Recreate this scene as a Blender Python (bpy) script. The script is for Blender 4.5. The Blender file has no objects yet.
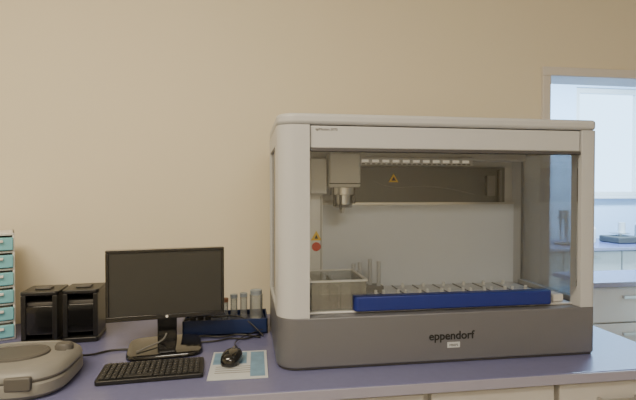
import bpy, bmesh, math, random
from mathutils import Vector, Matrix
random.seed(3)
SC=bpy.context.scene
LIFT=0.15
# ---------------- materials
def mat(name,col,rough=0.5,metal=0.0,noise=0.0,nscale=20,spec=0.5,coat=0.0,bump=0.0,emit=None,es=0):
    m=bpy.data.materials.new(name); m.use_nodes=True
    nt=m.node_tree; b=nt.nodes['Principled BSDF']
    c=(col[0],col[1],col[2],1)
    b.inputs['Base Color'].default_value=c
    b.inputs['Roughness'].default_value=rough
    b.inputs['Metallic'].default_value=metal
    b.inputs['Specular IOR Level'].default_value=spec
    b.inputs['Coat Weight'].default_value=coat
    if noise>0 or bump>0:
        tc=nt.nodes.new('ShaderNodeTexCoord'); n=nt.nodes.new('ShaderNodeTexNoise')
        n.inputs['Scale'].default_value=nscale; n.inputs['Detail'].default_value=4
        nt.links.new(tc.outputs['Object'],n.inputs['Vector'])
        if noise>0:
            r=nt.nodes.new('ShaderNodeMix'); r.data_type='RGBA'
            r.inputs[6].default_value=tuple(max(0,x*(1-noise)) for x in col)+(1,)
            r.inputs[7].default_value=tuple(min(1,x*(1+noise)) for x in col)+(1,)
            nt.links.new(n.outputs['Fac'],r.inputs[0]); nt.links.new(r.outputs[2],b.inputs['Base Color'])
        if bump>0:
            bp=nt.nodes.new('ShaderNodeBump'); bp.inputs['Strength'].default_value=bump; bp.inputs['Distance'].default_value=0.002
            nt.links.new(n.outputs['Fac'],bp.inputs['Height']); nt.links.new(bp.outputs['Normal'],b.inputs['Normal'])
    if emit:
        b.inputs['Emission Color'].default_value=(*emit,1); b.inputs['Emission Strength'].default_value=es
    return m
def glass(name,tint,refl=0.08,rough=0.02,milk=0.0,milkcol=(.8,.8,.8)):
    m=bpy.data.materials.new(name); m.use_nodes=True; nt=m.node_tree
    for n in list(nt.nodes): nt.nodes.remove(n)
    o=nt.nodes.new('ShaderNodeOutputMaterial'); t=nt.nodes.new('ShaderNodeBsdfTransparent'); g=nt.nodes.new('ShaderNodeBsdfGlossy')
    t.inputs[0].default_value=(*tint,1); g.inputs['Roughness'].default_value=rough
    f=nt.nodes.new('ShaderNodeFresnel'); f.inputs['IOR'].default_value=1.45
    ml=nt.nodes.new('ShaderNodeMath'); ml.operation='MULTIPLY_ADD'; ml.inputs[1].default_value=0.8; ml.inputs[2].default_value=refl*0.3
    nt.links.new(f.outputs[0],ml.inputs[0])
    mx=nt.nodes.new('ShaderNodeMixShader'); nt.links.new(ml.outputs[0],mx.inputs[0]); nt.links.new(t.outputs[0],mx.inputs[1]); nt.links.new(g.outputs[0],mx.inputs[2])
    last=mx
    if milk>0:
        d=nt.nodes.new('ShaderNodeBsdfDiffuse'); d.inputs[0].default_value=(*milkcol,1)
        m2=nt.nodes.new('ShaderNodeMixShader'); m2.inputs[0].default_value=milk
        nt.links.new(mx.outputs[0],m2.inputs[1]); nt.links.new(d.outputs[0],m2.inputs[2]); last=m2
    nt.links.new(last.outputs[0],o.inputs[0])
    return m
M={}
M['wall']=mat('wall_paint',(.74,.675,.53),.85,noise=.02,nscale=3,bump=.05)
M['wall2']=mat('wall_paint_cool',(.62,.76,.92),.85,noise=.02,nscale=3)
M['ceil']=mat('ceiling_paint',(.8,.78,.74),.9,noise=.02)
M['floor']=mat('floor_vinyl',(.35,.35,.36),.5,noise=.1,nscale=30)
M['frame']=mat('frame_paint',(.66,.63,.60),.45,noise=.02)
M['bench']=mat('bench_resin',(.145,.15,.29),.26,noise=.06,nscale=60,spec=.5)
M['benchedge']=mat('bench_edge',(.30,.29,.38),.4,noise=.04)
M['cab']=mat('cabinet_white',(.66,.64,.61),.45,noise=.02)
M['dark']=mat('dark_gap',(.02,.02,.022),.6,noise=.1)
M['shell']=mat('shell_light_grey',(.50,.51,.535),.38,noise=.015)
M['shell2']=mat('shell_inner_grey',(.62,.61,.6),.45,noise=.015)
M['base']=mat('base_metallic_grey',(.165,.168,.19),.42,metal=.35,noise=.05,nscale=300)
M['base2']=mat('base_trim',(.08,.078,.085),.5,metal=.3,noise=.04)
M['panel']=mat('inner_panel',(.68,.71,.77),.35,noise=.02)
M['smoke']=mat('smoked_panel',(.15,.148,.145),.25,noise=.05)
M['black']=mat('black_plastic',(.012,.012,.013),.35,noise=.1)
M['blackg']=mat('black_gloss',(.008,.008,.009),.12,noise=.1,coat=.5)
M['screen']=mat('screen_glass',(.038,.038,.036),.28,noise=.05,nscale=5)
M['blue']=mat('blue_bar',(.007,.02,.19),.42,noise=.05)
M['bluebox']=mat('blue_plastic',(.012,.028,.11),.4,noise=.05)
M['steel']=mat('brushed_steel',(.62,.61,.6),.28,metal=1,noise=.06,nscale=150)
M['deck']=mat('deck_aluminium',(.65,.65,.66),.35,metal=.5,noise=.06,nscale=90)
M['white']=mat('white_plastic',(.75,.74,.72),.4,noise=.02)
M['yellow']=mat('warning_yellow',(.85,.55,.03),.5,noise=.03)
M['red']=mat('warning_red',(.6,.04,.02),.5,noise=.03)
M['paper']=mat('paper_white',(.50,.53,.57),.6,noise=.04)
M['paperblue']=mat('print_blue',(.16,.28,.42),.5,noise=.3,nscale=40)
M['teal']=mat('drawer_teal',(.20,.52,.60),.4,noise=.05)
M['grey']=mat('instrument_grey',(.20,.195,.185),.45,noise=.05,nscale=40)
M['grey2']=mat('instrument_dark',(.09,.085,.08),.5,noise=.05)
M['key']=mat('key_black',(.02,.02,.021),.45,noise=.1)
M['cap_o']=mat('cap_orange',(.25,.12,.07),.5,noise=.04)
M['cap_b']=mat('cap_pale',(.33,.38,.44),.5,noise=.04)
M['led']=mat('led_lens',(.9,.85,.75),.3,noise=.01,emit=(1,.88,.7),es=.3)
M['lamp']=mat('lamp_diffuser',(.9,.9,.85),.5,noise=.01,emit=(1,.84,.62),es=4)
M['fill_cool']=mat('fill_diffuser_cool',(.9,.9,.95),.5,noise=.01,emit=(.7,.86,1),es=4)  # glowing panel of the added cool fill in the second room
M['amber']=mat('amber_bottle',(.16,.07,.02),.2,noise=.05)
M['glass']=glass('clear_glass',(.97,.98,.98),.04)
M['sglass']=glass('side_glass',(.84,.86,.88),.1,milk=.12,milkcol=(.6,.6,.6))
M['tub']=glass('tub_polycarbonate',(.88,.89,.88),.2,milk=.14,milkcol=(.75,.74,.7))
M['vial']=glass('vial_glass',(.8,.85,.88),.2,milk=.2)

# ---------------- helpers
class R: pass
CUR=R(); CUR.o=None; CUR.org=Vector((0,0,0))
def root(name,loc,rot=0,local=False):
    e=bpy.data.objects.new(name,None); SC.collection.objects.link(e)
    e.empty_display_size=.05
    e.location=(loc[0],loc[1],loc[2]+LIFT); e.rotation_euler=(0,0,rot)
    CUR.o=e; CUR.org=Vector((0,0,0)) if local else Vector(loc)
    return e
def finish(name,bm,m,bevel=0,smooth=False,top=False):
    me=bpy.data.meshes.new(name)
    bmesh.ops.recalc_face_normals(bm,faces=bm.faces[:])
    if not top: bmesh.ops.translate(bm,verts=bm.verts[:],vec=-CUR.org)
    else: bmesh.ops.translate(bm,verts=bm.verts[:],vec=Vector((0,0,LIFT)))
    bm.to_mesh(me); bm.free()
    ob=bpy.data.objects.new(name,me); SC.collection.objects.link(ob)
    me.materials.append(M[m])
    if not top: ob.parent=CUR.o
    if bevel>0:
        b=ob.modifiers.new('bevel','BEVEL'); b.width=bevel; b.segments=3; b.limit_method='ANGLE'; b.angle_limit=math.radians(40)
    if smooth or bevel>0:
        for p in me.polygons: p.use_smooth=True
        me.set_sharp_from_angle(angle=math.radians(35))
    return ob
def addbox(bm,b):
    x0,x1,y0,y1,z0,z1=b
    v=[bm.verts.new(p) for p in [(x0,y0,z0),(x1,y0,z0),(x1,y1,z0),(x0,y1,z0),(x0,y0,z1),(x1,y0,z1),(x1,y1,z1),(x0,y1,z1)]]
    for f in [(0,3,2,1),(4,5,6,7),(0,1,5,4),(1,2,6,5),(2,3,7,6),(3,0,4,7)]: bm.faces.new([v[i] for i in f])
def boxes(name,bs,m,bevel=0,top=False):
    bm=bmesh.new()
    for b in bs: addbox(bm,b)
    return finish(name,bm,m,bevel,top=top)
def box(name,b,m,bevel=0,top=False): return boxes(name,[b],m,bevel,top)
def addcyl(bm,p0,p1,r0,r1=None,seg=20):
    p0=Vector(p0);p1=Vector(p1); r1=r0 if r1 is None else r1
    d=p1-p0; q=Vector((0,0,1)).rotation_difference(d.normalized()).to_matrix()
    a=[];b=[]
    for i in range(seg):
        t=2*math.pi*i/seg; o=q@Vector((math.cos(t),math.sin(t),0))
        a.append(bm.verts.new(p0+o*r0)); b.append(bm.verts.new(p1+o*r1))
    for i in range(seg):
        j=(i+1)%seg; bm.faces.new([a[i],a[j],b[j],b[i]])
    bm.faces.new(a[::-1]); bm.faces.new(b)
def cyls(name,cs,m,seg=20,bevel=0):
    bm=bmesh.new()
    for c in cs: addcyl(bm,*c,seg=seg)
    return finish(name,bm,m,bevel,smooth=True)
def prism(name,pts,z0,z1,m,bevel=0):
    bm=bmesh.new()
    a=[bm.verts.new((x,y,z0)) for x,y in pts]; b=[bm.verts.new((x,y,z1)) for x,y in pts]
    n=len(pts)
    for i in range(n):
        j=(i+1)%n; bm.faces.new([a[i],a[j],b[j],b[i]])
    bm.faces.new(a[::-1]); bm.faces.new(b)
    return finish(name,bm,m,bevel,smooth=True)
def prism_y(name,pts,y0,y1,m,bevel=0):
    bm=bmesh.new()
    a=[bm.verts.new((x,y0,z)) for x,z in pts]; b=[bm.verts.new((x,y1,z)) for x,z in pts]
    n=len(pts)
    for i in range(n):
        j=(i+1)%n; bm.faces.new([a[i],a[j],b[j],b[i]])
    bm.faces.new(a[::-1]); bm.faces.new(b)
    return finish(name,bm,m,bevel,smooth=True)
def rrect(x0,x1,y0,y1,rs,seg=8):
    pts=[]
    cs=[(x0,y0,rs[0],180),(x1,y0,rs[1],270),(x1,y1,rs[2],0),(x0,y1,rs[3],90)]
    for i,(x,y,r,a0) in enumerate(cs):
        sx=1 if x==x0 else -1; sy=1 if y==y0 else -1
        if r<=0: pts.append((x,y)); continue
        cx=x+sx*r; cy=y+sy*r
        for k in range(seg+1):
            a=math.radians(a0+90*k/seg); pts.append((cx+r*math.cos(a),cy+r*math.sin(a)))
    return pts
def loft(name,cx,cy,ax,ay,n,rings,m,seg=48):
    bm=bmesh.new(); prev=None
    for s,z in rings:
        cur=[]
        for i in range(seg):
            t=2*math.pi*i/seg; c=math.cos(t); sn=math.sin(t)
            x=cx+ax*s*math.copysign(abs(c)**(2/n),c); y=cy+ay*s*math.copysign(abs(sn)**(2/n),sn)
            cur.append(bm.verts.new((x,y,z)))
        if prev:
            for i in range(seg):
                j=(i+1)%seg; bm.faces.new([prev[i],prev[j],cur[j],cur[i]])
        else: bm.faces.new(cur[::-1])
        prev=cur
    bm.faces.new(prev)
    return finish(name,bm,m,0,smooth=True)
def tube(name,pts,r,m):
    cu=bpy.data.curves.new(name,'CURVE'); cu.dimensions='3D'; cu.bevel_depth=r; cu.bevel_resolution=3
    s=cu.splines.new('NURBS'); s.points.add(len(pts)-1)
    for p,q in zip(s.points,pts):
        v=Vector(q)-CUR.org; p.co=(v.x,v.y,v.z,1)
    s.use_endpoint_u=True; s.order_u=3
    ob=bpy.data.objects.new(name,cu); SC.collection.objects.link(ob); ob.parent=CUR.o
    cu.materials.append(M[m]); return ob
def text(name,s,loc,size,m,bold=0):
    cu=bpy.data.curves.new(name,'FONT'); cu.body=s; cu.size=size; cu.align_x='CENTER'; cu.extrude=.0004; cu.offset=bold
    ob=bpy.data.objects.new(name,cu); SC.collection.objects.link(ob); ob.parent=CUR.o
    ob.location=Vector(loc)-CUR.org; ob.rotation_euler=(math.pi/2,0,0); cu.materials.append(M[m]); return ob

F=-0.15; C=2.6; WY=1.80; T=.12
XL,XR,YF=-2.3,2.9,-2.3
DX0,DX1,DZ=1.247,2.11,1.695
cw=.037
# ---------------- room shell
box('wall_back',(XL,DX0-cw,WY,WY+T,F,C),'wall',top=True)
box('wall_back_right',(DX1+cw,5.6,WY,WY+T,F,C),'wall',top=True)
box('wall_back_lintel',(DX0-cw,DX1+cw,WY,WY+T,DZ+cw,C),'wall',top=True)
box('wall_left',(XL-.1,XL,YF,WY+T,F,C),'wall',top=True)
box('wall_right',(XR,XR+.1,YF,WY,F,C),'wall',top=True)
box('wall_front',(XL-.1,XR+.1,YF-.1,YF,F,C),'wall',top=True)
box('floor',(XL-.1,5.7,YF-.1,4.4,F-.05,F),'floor',top=True)
box('ceiling',(XL-.1,5.7,YF-.1,4.4,C,C+.05),'ceil',top=True)
box('trim_1',(DX0-cw,DX0,WY-.012,WY+T+.012,F,DZ),'frame',.003,top=True)
box('trim_2',(DX1,DX1+cw,WY-.012,WY+T+.012,F,DZ),'frame',.003,top=True)
box('trim_3',(DX0-cw,DX1+cw,WY-.012,WY+T+.012,DZ,DZ+cw),'frame',.003,top=True)
# second room
Y2=4.25
WX0,WX1,WZ0,WZ1=3.24,4.7,1.16,2.25
boxes('wall_far',[(1.0,WX0,Y2,Y2+.1,F,C),(WX1,5.6,Y2,Y2+.1,F,C),(WX0,WX1,Y2,Y2+.1,F,WZ0),(WX0,WX1,Y2,Y2+.1,WZ1,C)],'wall2',top=True)
box('wall_far_left',(.9,1.0,WY+T,Y2+.1,F,C),'wall2',top=True)
box('wall_far_right',(5.6,5.7,WY,Y2+.1,F,C),'wall2',top=True)
root('window_1',((WX0+WX1)/2,Y2,1.5))
mx=(WX0+WX1)/2
boxes('frame',[(WX0,WX0+.05,Y2+.02,Y2+.08,WZ0,WZ1),(WX1-.05,WX1,Y2+.02,Y2+.08,WZ0,WZ1),(mx-.03,mx+.03,Y2+.02,Y2+.08,WZ0,WZ1),(WX0+.05,WX1-.05,Y2+.02,Y2+.08,WZ0,WZ0+.05),(WX0+.05,WX1-.05,Y2+.02,Y2+.08,WZ1-.05,WZ1)],'white')
box('sill',(WX0-.03,WX1+.03,Y2-.06,Y2+.02,WZ0-.02,WZ0),'white',.003)
def bench(name,x0,x1,y0,y1):
    root(name,((x0+x1)/2,(y0+y1)/2,F))
    box('worktop',(x0,x1,y0,y1,.725,.75),'bench',.003)
    box('front_edge',(x0,x1,y0-.004,y0,.724,.7485),'benchedge',.001)
    boxes('carcass',[(x0+.03,x1-.03,y0+.06,y1-.02,F+.08,.725)],'cab')
    box('plinth',(x0+.05,x1-.05,y0+.10,y1-.04,F,F+.08),'dark')
bench('laboratory_bench',-1.7,1.19,1.085,1.785)
fr=[];hd=[]
for a,b in [(-1.66,-1.14),(-1.13,-.61),(-.6,-.08),(-.07,.44),(.46,.80),(.815,1.155)]:
    for z0,z1 in [(.53,.705),(.36,.522),(F+.09,.352)]:
        fr.append((a,b,1.122,1.144,z0,z1)); hd.append(((a+b)/2-.06,(a+b)/2+.06,1.100,1.108,z1-.05,z1-.04))
        hd+= [((a+b)/2-.06,(a+b)/2-.052,1.108,1.122,z1-.05,z1-.04),((a+b)/2+.052,(a+b)/2+.06,1.108,1.122,z1-.05,z1-.04)]
boxes('drawer_front',fr,'cab',.003); boxes('drawer_handle',hd,'steel')
box('gap_shade_strip',(-1.67,1.16,1.125,1.146,.707,.725),'dark')  # near-black strip stands in for the shade in the gap under the worktop
for nm,(x0,x1,y0,y1) in {'a':(2.0,5.3,3.47,4.18),'b':(1.74,3.2,2.15,2.47)}.items():
    bench('laboratory_bench',x0,x1,y0,y1)
    fr=[];hd=[]; k=int((x1-x0)/.48); w=(x1-x0-.06)/k
    for i in range(k):
        a=x0+.03+i*w
        for z0,z1 in [(.53,.715),(.33,.522),(F+.09,.322)]:
            fr.append((a+.006,a+w-.006,y0+.037,y0+.06,z0,z1)); hd.append((a+w/2-.06,a+w/2+.06,y0+.02,y0+.037,z1-.06,z1-.045))
    boxes('drawer_front',fr,'cab',.003); boxes('drawer_handle',hd,'steel')
    box('gap_shade_strip',(x0+.03,x1-.03,y0+.04,y0+.06,.716,.725),'dark')  # gap shade put in as a dark strip here too
root('pipette_stand',(2.76,3.72,.75))
box('foot',(2.67,2.85,3.66,3.78,.751,.765),'grey2',.003)
cyls('rods',[((2.76,3.72,.76),(2.76,3.72,1.05),.009),((2.66,3.72,.99),(2.86,3.72,.99),.010)],'steel')
cyls('pipettes',[((x,3.70,1.05),(x,3.70,.93),.016,.012) for x in (2.68,2.725,2.795,2.84)],'grey')
cyls('pipette_tips',[((x,3.70,.93),(x,3.70,.80),.009,.004) for x in (2.68,2.725,2.795,2.84)],'grey2')
root('balance_scale',(3.36,3.8,.75))
box('body',(3.23,3.49,3.68,3.92,.751,.81),'grey2',.01)
cyls('pan',[((3.36,3.82,.81),(3.36,3.82,.83),.02),((3.36,3.82,.83),(3.36,3.82,.837),.08)],'steel')
cyls('weighing_cylinder',[((3.38,3.82,.837),(3.38,3.82,.93),.03)],'shell2')
def bottle(name,x,y,r,h,m,mc):
    root(name,(x,y,.75))
    cyls('body',[((x,y,.751),(x,y,.75+h*.65),r),((x,y,.75+h*.65),(x,y,.75+h*.85),r,r*.4)],m)
    cyls('cap',[((x,y,.75+h*.85),(x,y,.75+h),r*.45)],mc)
bottle('wash_bottle',3.1,3.85,.035,.19,'white','white')
bottle('reagent_bottle',3.0,3.92,.045,.22,'amber','paperblue')
bottle('reagent_bottle',3.60,3.85,.045,.22,'vial','paperblue')

# ---------------- liquid handling workstation
X0,X1,Y0,Y1=.077,.984,1.2,1.62
P=.934
root('liquid_handling_workstation',(.53,1.41,.75))
prism('base_housing',rrect(X0,X1,Y0,Y1,(.055,.018,.01,.02)),.757,.887,'base',.003)
prism('base_skirt',rrect(X0+.004,X1-.004,Y0+.004,Y1-.004,(.05,.014,.01,.02)),.752,.758,'base2')
cyls('feet',[((x,y,.7502),(x,y,.758),.02) for x in (X0+.08,X1-.06) for y in (Y0+.06,Y1-.06)],'black')
prism('column_front_left',rrect(X0,.160,Y0,Y0+.10,(.052,0,0,0),12),.887,1.388,'shell')
prism('column_front_right',rrect(P,X1,Y0,Y0+.045,(0,.018,0,0)),.887,1.388,'shell',.001)
boxes('column_rear',[(X0,X0+.05,Y1-.06,Y1,.887,1.388),(X1-.045,X1,Y1-.06,Y1,.887,1.388)],'shell')
boxes('side_rail',[(X0,X0+.02,Y0+.1,Y1-.06,1.34,1.388),(X1-.02,X1,Y0+.045,Y1-.06,1.34,1.388),(X0,X0+.02,Y0+.1,Y1-.06,.887,.90),(X1-.02,X1,Y0+.045,Y1-.06,.887,.90)],'shell')
boxes('side_window',[(X0+.006,X0+.011,Y0+.1,Y1-.06,.90,1.34),(X1-.011,X1-.006,Y0+.045,Y1-.06,.90,1.34)],'sglass')
prism('roof',rrect(X0,X1,Y0,Y1,(.052,.018,.01,.02),12),1.389,1.418,'shell',.009)
box('fascia',(.162,P-.002,Y0+.006,Y0+.03,1.328,1.3865),'shell',.003)
box('fascia_lip',(.162,P-.002,Y0+.003,Y0+.034,1.320,1.328),'base2',.001)
box('rear_panel_lower',(X0+.05,X1-.045,1.55,1.575,.887,1.175),'panel')
box('rear_panel_upper',(.30,X1-.08,1.55,1.56,1.178,1.30),'smoke')
boxes('rear_frame',[(X0+.05,X1-.045,1.561,1.576,1.175,1.388)],'shell2')
box('rear_ledge',(X0+.05,X1-.045,1.545,1.552,1.170,1.178),'steel')
boxes('window_latch',[(.83,.86,1.535,1.552,1.20,1.27),(.875,.885,1.535,1.552,1.18,1.29)],'grey')
box('gantry_beam',(.15,P,1.47,1.51,1.318,1.352),'shell2',.004)
box('ceiling_inner',(.15,P,1.235,1.55,1.375,1.3878),'grey')
boxes('lamp_strip',[(.35,.74,1.462,1.47,1.300,1.326)],'shell2',.002)
boxes('lamp_lens',[(.362+i*.034,.362+i*.034+.022,1.459,1.4625,1.309,1.317) for i in range(11)],'led')
boxes('lamp_slots',[(.362+i*.017,.362+i*.017+.010,1.460,1.4625,1.302,1.305) for i in range(22)],'grey2')
box('arm_carriage',(.193,.243,1.42,1.52,1.208,1.318),'white',.005)
box('head_block',(.247,.344,1.40,1.50,1.228,1.334),'white',.006)
box('head_groove',(.247,.344,1.398,1.401,1.238,1.241),'grey2')
cyls('head_tool',[((.297,1.45,1.228),(.297,1.45,1.205),.040),((.297,1.45,1.205),(.297,1.45,1.175),.030,.030),((.297,1.45,1.175),(.297,1.45,1.165),.034,.028),((.297,1.45,1.165),(.297,1.45,1.148),.010,.006)],'steel',bevel=.001)
cyls('head_pins',[((.268,1.43,1.228),(.268,1.43,1.17),.005),((.328,1.43,1.228),(.328,1.43,1.178),.006),((.285,1.42,1.21),(.285,1.42,1.16),.004)],'grey2')
box('z_column',(.190,.236,1.46,1.50,.893,1.21),'white',.003)
boxes('z_rail',[(.229,.231,1.457,1.46,.90,1.20)],'grey')
prism_y('warning_triangle',[(.198,1.062),(.232,1.062),(.215,1.092)],1.4575,1.459,'yellow')
prism_y('warning_triangle_core',[(.209,1.067),(.221,1.067),(.215,1.080)],1.4565,1.4575,'black')
box('warning_plate',(.199,.231,1.4585,1.46,1.026,1.058),'white'); cyls('warning_disc',[((.215,1.457,1.042),(.215,1.4585,1.042),.014)],'red')
prism_y('warning_triangle_rear',[(.478,1.247),(.512,1.247),(.495,1.276)],1.548,1.55,'yellow')
prism_y('warning_rear_core',[(.487,1.252),(.503,1.252),(.495,1.266)],1.547,1.548,'black')
tube('signal_cable',[(.42,1.53,1.25),(.47,1.53,1.225),(.58,1.53,1.235),(.70,1.53,1.225),(.78,1.53,1.205)],.0012,'grey')
box('deck_plate',(.150,P,1.235,1.548,.887,.893),'deck',.002)
boxes('deck_rails',[(.34+i*.073,.343+i*.073,1.27,1.54,.893,.896) for i in range(8)]+[(.34,.92,1.40,1.403,.893,.896)],'grey')
pins=[]
for i in range(8):
    for y in (1.31,1.43,1.52):
        x=.352+i*.073
        for dx in ((0,.048) if y<1.5 else (0.02,)):
            pins.append(((x+dx,y,.893),(x+dx,y,.905),.0058,.005))
cyls('deck_pins',pins,'white',seg=12)
prism('front_tray_bar',rrect(.284,.862,1.220,1.250,(.012,.012,.004,.004)),.893,.934,'blue',.009)
box('deck_side_block',(.885,.918,1.25,1.30,.893,.915),'white',.004)
x0,x1,y0,y1=.170,.322,1.245,1.42
boxes('tub_walls',[(x0,x1,y0,y0+.003,.893,.972),(x0,x1,y1-.003,y1,.893,.972),(x0,x0+.003,y0,y1,.893,.972),(x1-.003,x1,y0,y1,.893,.972),(x0,x1,y0+.08,y0+.083,.893,.96),(x0+.07,x0+.073,y0,y1,.893,.96),(x0,x1,y0,y1,.894,.897)],'tub')
boxes('tub_ribs',[(x0+a,x0+a+.002,y0-.002,y0,.897,.968) for a in (.02,.05,.08,.11,.135)],'tub')
boxes('tub_rim',[(x0-.004,x1+.004,y0-.004,y0+.003,.970,.976),(x0-.004,x1+.004,y1-.003,y1+.004,.970,.976),(x0-.004,x0+.003,y0,y1,.970,.976),(x1-.003,x1+.004,y0,y1,.970,.976)],'white',.002)
cyls('tool_posts',[((x,y,.893),(x,y,z),.0065) for x,y,z in [(.335,1.46,.985),(.356,1.46,.99),(.392,1.47,.998),(.415,1.45,.993),(.345,1.43,.97)]],'shell')
boxes('tool_holder',[(.325,.43,1.44,1.49,.893,.915)],'grey',.003)
box('front_window',(.162,P-.002,1.213,1.217,.945,1.3195),'glass')
text('logo_text','eppendorf',(.548,Y0-.0005,.815),.031,'black',.0006)
box('label',(.536,.572,Y0-.001,Y0+.001,.792,.807),'paper')
text('label_text','M5075',(.554,Y0-.0012,.796),.009,'black')
text('model_text','epMotion 5075',(.205,Y0+.0055,1.374),.0095,'grey2')

# ---------------- monitor
root('computer_monitor',(-.235,1.435,.751),math.radians(8),local=True)
boxes('bezel',[(-.167,.167,0,.026,.088,.102),(-.167,.167,0,.026,.287,.295),(-.167,-.158,0,.026,.102,.287),(.158,.167,0,.026,.102,.287)],'blackg',.0015)
box('screen_panel',(-.159,.159,.004,.024,.101,.288),'screen')
box('rear_shell',(-.13,.13,.024,.05,.11,.27),'black',.01)
cyls('badge',[((0,-.001,.0955),(0,.001,.0955),.004)],'white')
boxes('neck',[(-.028,.028,.028,.05,.01,.15)],'blackg',.004)
loft('stand_foot',-.005,.0,.105,.095,5,[(1,0),(1,.006),(.97,.011),(.9,.013)],'blackg')
tube('power_cable',[(-.08,-.06,.016),(-.05,-.03,.02),(-.02,.0,.02),(.0,.03,.03),(.01,.06,.08)],.0025,'grey')

# ---------------- keyboard
root('keyboard',(-.240,1.247,.7505),math.radians(4),local=True)
prism('case',rrect(-.127,.127,-.06,.062,(.008,.008,.008,.008)),0,.011,'black',.002)
ks=[]
for r in range(6):
    y=-.050+r*.0178; n=17
    for i in range(n):
        x=-.119+i*.0140
        if r==0 and 4<=i<=8:
            if i==4: ks.append((x,x+.0140*5-.002,y,y+.0145,.011,.0145))
            continue
        ks.append((x,x+.0118,y,y+.0145,.011,.0145))
boxes('keys',ks,'key',.0008)
boxes('key_marks',[(k[0]+.003,k[0]+.0055,k[2]+.008,k[2]+.011,.0145,.0148) for k in ks if k[1]-k[0]<.02],'grey')

# ---------------- booklet and mouse
root('instruction_booklet',(-.022,1.27,.7505),math.radians(-1),local=True)
box('pages',(-.075,.075,-.1,.1,0,.003),'paper',.0005)
box('cover_picture',(-.07,.02,.0,.09,.003,.0034),'paperblue')
boxes('cover_lines',[(-.06,.04,-.02-i*.014,-.016-i*.014,.003,.0033) for i in range(4)],'grey')
box('cover_band',(.03,.068,-.09,.09,.003,.0034),'paperblue')
root('computer_mouse',(-.042,1.285,.7540),math.radians(-15),local=True)
loft('shell',0,0,.027,.045,2.4,[(.93,0),(1,.004),(1,.012),(.93,.021),(.78,.028),(.5,.032),(.2,.033)],'blackg',32)
cyls('wheel',[((-.003,.022,.030),(.003,.022,.030),.006)],'grey2')
tube('cord',[(0,.042,.008),(0,.09,.004),(-.04,.14,.003),(-.02,.2,.01),(.03,.24,.02)],.0016,'black')

# ---------------- blue tray with vials
root('reagent_tray',(-.07,1.59,.75))
boxes('tray',[(-.205,.066,1.54,1.545,.751,.800),(-.205,.066,1.665,1.67,.751,.800),(-.205,-.2,1.54,1.67,.751,.800),(.061,.066,1.54,1.67,.751,.800),(-.205,.066,1.54,1.67,.751,.756)],'bluebox',.001)
boxes('inner_rack',[(-.195,.058,1.55,1.66,.78,.786)],'bluebox')
vs=[];cp=[];cb=[]
for i,(x,y) in enumerate([(-.075,1.60),(-.045,1.62),(-.012,1.60),(-.10,1.63)]):
    vs+= [((x,y,.76),(x,y,.845+.008*(i%3)),.0115)]
    (cp if i%3==0 else cb).append(((x,y,.845+.008*(i%3)),(x,y,.857+.008*(i%3)),.0125))
vs+=[((.03,1.61,.787),(.03,1.61,.865),.022)]; cb+=[((.03,1.61,.865),(.03,1.61,.88),.020)]
cyls('vials',vs,'vial'); cyls('caps_dark',cp,'cap_o'); cyls('caps_pale',cb,'cap_b')
cyls('dark_vials',[((x,1.61,.76),(x,1.61,.83),.010) for x in (-.18,-.155,-.13)],'grey2')
tube('cables',[(-.22,1.50,.755),(-.15,1.52,.76),(-.08,1.50,.756),(-.02,1.53,.758),(.04,1.49,.754)],.003,'black')
tube('cables_rear',[(-.16,1.47,.754),(-.10,1.46,.756),(-.05,1.50,.754),(.0,1.47,.755),(.05,1.53,.754)],.0025,'black')
tube('cables_loop',[(-.20,1.55,.80),(-.15,1.56,.815),(-.10,1.55,.806),(-.05,1.56,.81),(.0,1.55,.80),(.05,1.50,.756)],.0025,'black')

# ---------------- black rack units
def rack(cx,cy):
    root('plate_stacker_rack',(cx,cy,.7505),math.radians(4),local=True)
    w=.05;d=.055; H=.150
    prism('foot',rrect(-w-.002,w+.002,-d-.006,d+.006,(.01,.01,.01,.01)),0,.016,'black',.003)
    boxes('side_plates',[(-w,-w+.006,-d+.01,d,.016,H),(w-.006,w,-d+.01,d,.016,H)],'black',.002)
    box('rear_plate',(-w,w,d-.006,d,.016,H),'black')
    boxes('shelves',[(-w+.006,w-.006,-d+.02,d-.006,.03+i*.021,.042+i*.021) for i in range(5)],'grey2',.002)
    box('door_panel',(-w+.008,w-.008,-d+.004,-d+.012,.03,.118),'blackg',.003)
    boxes('posts',[(-w,-w+.014,-d,-d+.012,.016,H),(w-.014,w,-d,-d+.012,.016,H)],'black',.002)
    prism('cap',rrect(-w-.003,w+.003,-d,d+.003,(.012,.012,.006,.006)),H,H+.012,'black',.003)
    boxes('cap_handle',[(-.022,.022,-.02,.02,H+.012,H+.018)],'grey2',.003)
rack(-.625,1.575); rack(-.513,1.59)

# ---------------- drawer tower
root('desktop_drawer_unit',(-.722,1.60,.7505),math.radians(25),local=True)
x0,x1,y0,y1=-.24,0,0,.15
boxes('cabinet',[(x0,x0+.006,y0,y1,0,.335),(x1-.006,x1,y0,y1,0,.335),(x0,x1,y1-.006,y1,0,.335),(x0,x1,y0,y1,.328,.335)]+[(x0,x1,y0,y1,i*.0545,.006+i*.0545) for i in range(7)],'white',.002)
boxes('drawer_fronts',[(x0+.008,x1-.004,y0-.008,y0,.009+i*.0545,.049+i*.0545) for i in range(6)],'teal',.003)
boxes('drawer_bodies',[(x0+.012,x1-.012,y0,y1-.01,.010+i*.0545,.047+i*.0545) for i in range(6)],'white')
boxes('drawer_pulls',[(x0+.03,x1-.03,y0-.016,y0-.008,.034+i*.0545,.042+i*.0545) for i in range(6)],'white',.002)

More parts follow.
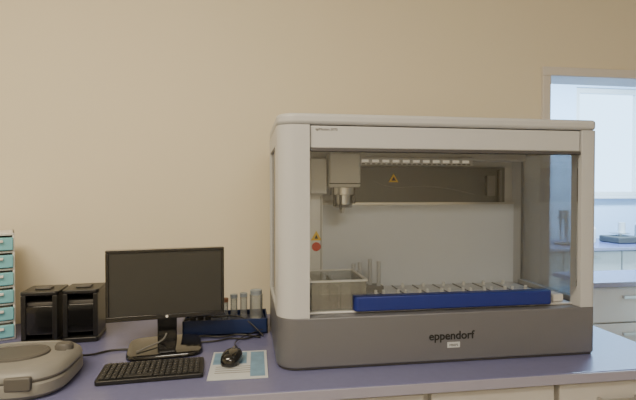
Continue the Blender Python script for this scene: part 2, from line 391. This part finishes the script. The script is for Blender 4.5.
# ---------------- grey benchtop instrument
root('benchtop_centrifuge',(-.565,1.25,.75))
cx,cy=-.558,1.235
loft('lower_body',cx,cy,.137,.125,3.4,[(.93,.752),(1,.762),(1,.785),(.98,.789)],'grey')
loft('seam',cx,cy,.132,.120,3.4,[(1,.787),(1,.794)],'grey2')
loft('lid',cx,cy+.002,.137,.125,3.2,[(.99,.793),(1,.797),(.98,.806),(.90,.815),(.80,.819),(.78,.8165),(.6,.818),(.3,.820),(.05,.820)],'grey')
loft('lid_disc',cx,cy+.005,.075,.062,2,[(1,.817),(.98,.823),(.9,.825),(.87,.822),(.2,.823)],'grey2')
boxes('latch',[(cx+.03,cx+.085,cy-.126,cy-.113,.775,.806)],'grey2',.004)
boxes('hinge',[(cx-.06,cx+.06,cy+.115,cy+.131,.772,.812)],'grey2',.004)
boxes('display',[(cx-.07,cx+.0,cy-.127,cy-.119,.765,.783)],'blackg',.002)
loft('side_knob',cx+.098,cy+.035,.022,.018,2,[(1,.80),(1,.826),(.8,.832)],'grey2',24)
tube('power_cord',[(cx+.08,cy+.12,.77),(cx+.12,cy+.15,.756),(cx+.16,cy+.2,.754),(cx+.22,cy+.20,.754),(cx+.3,cy+.19,.754)],.003,'black')

# ---------------- lights
def ceil_light(name,x,y,w,d,m,col,power):
    root(name,(x,y,C-.02))
    box('housing',(x-w/2-.02,x+w/2+.02,y-d/2-.02,y+d/2+.02,C-.02,C),'white')
    box('diffuser',(x-w/2,x+w/2,y-d/2,y+d/2,C-.026,C-.02),m)
    l=bpy.data.lights.new(name+'_lamp','AREA'); l.shape='RECTANGLE'; l.size=w; l.size_y=d; l.energy=power; l.color=col
    o=bpy.data.objects.new('lamp',l); SC.collection.objects.link(o); o.parent=CUR.o; o.location=(0,0,-.01)
ceil_light('ceiling_or_fill_light',-.9,.1,1.2,.5,'lamp',(1,.86,.62),52)
ceil_light('ceiling_or_fill_light',.5,-1.4,1.2,.5,'lamp',(1,.90,.76),38)  # fill added farther back to light the workstation interior and the wall
ceil_light('ceiling_or_fill_light',3.0,3.0,1.2,.5,'fill_cool',(.50,.75,1),200)  # added cool fill standing in for the second room's daylight, no real fixture
w=bpy.data.worlds.new('World'); SC.world=w; w.use_nodes=True
w.node_tree.nodes['Background'].inputs[0].default_value=(.42,.70,1,1); w.node_tree.nodes['Background'].inputs[1].default_value=5.0

# ---------------- camera
cd=bpy.data.cameras.new('Camera'); cd.sensor_width=36; cd.lens=36*470/636; cd.clip_start=.02
co=bpy.data.objects.new('Camera',cd); SC.collection.objects.link(co)
co.location=(0,0,1.217+LIFT)
co.rotation_euler=(math.radians(90-1.1),0,math.radians(-8.6))
SC.camera=co
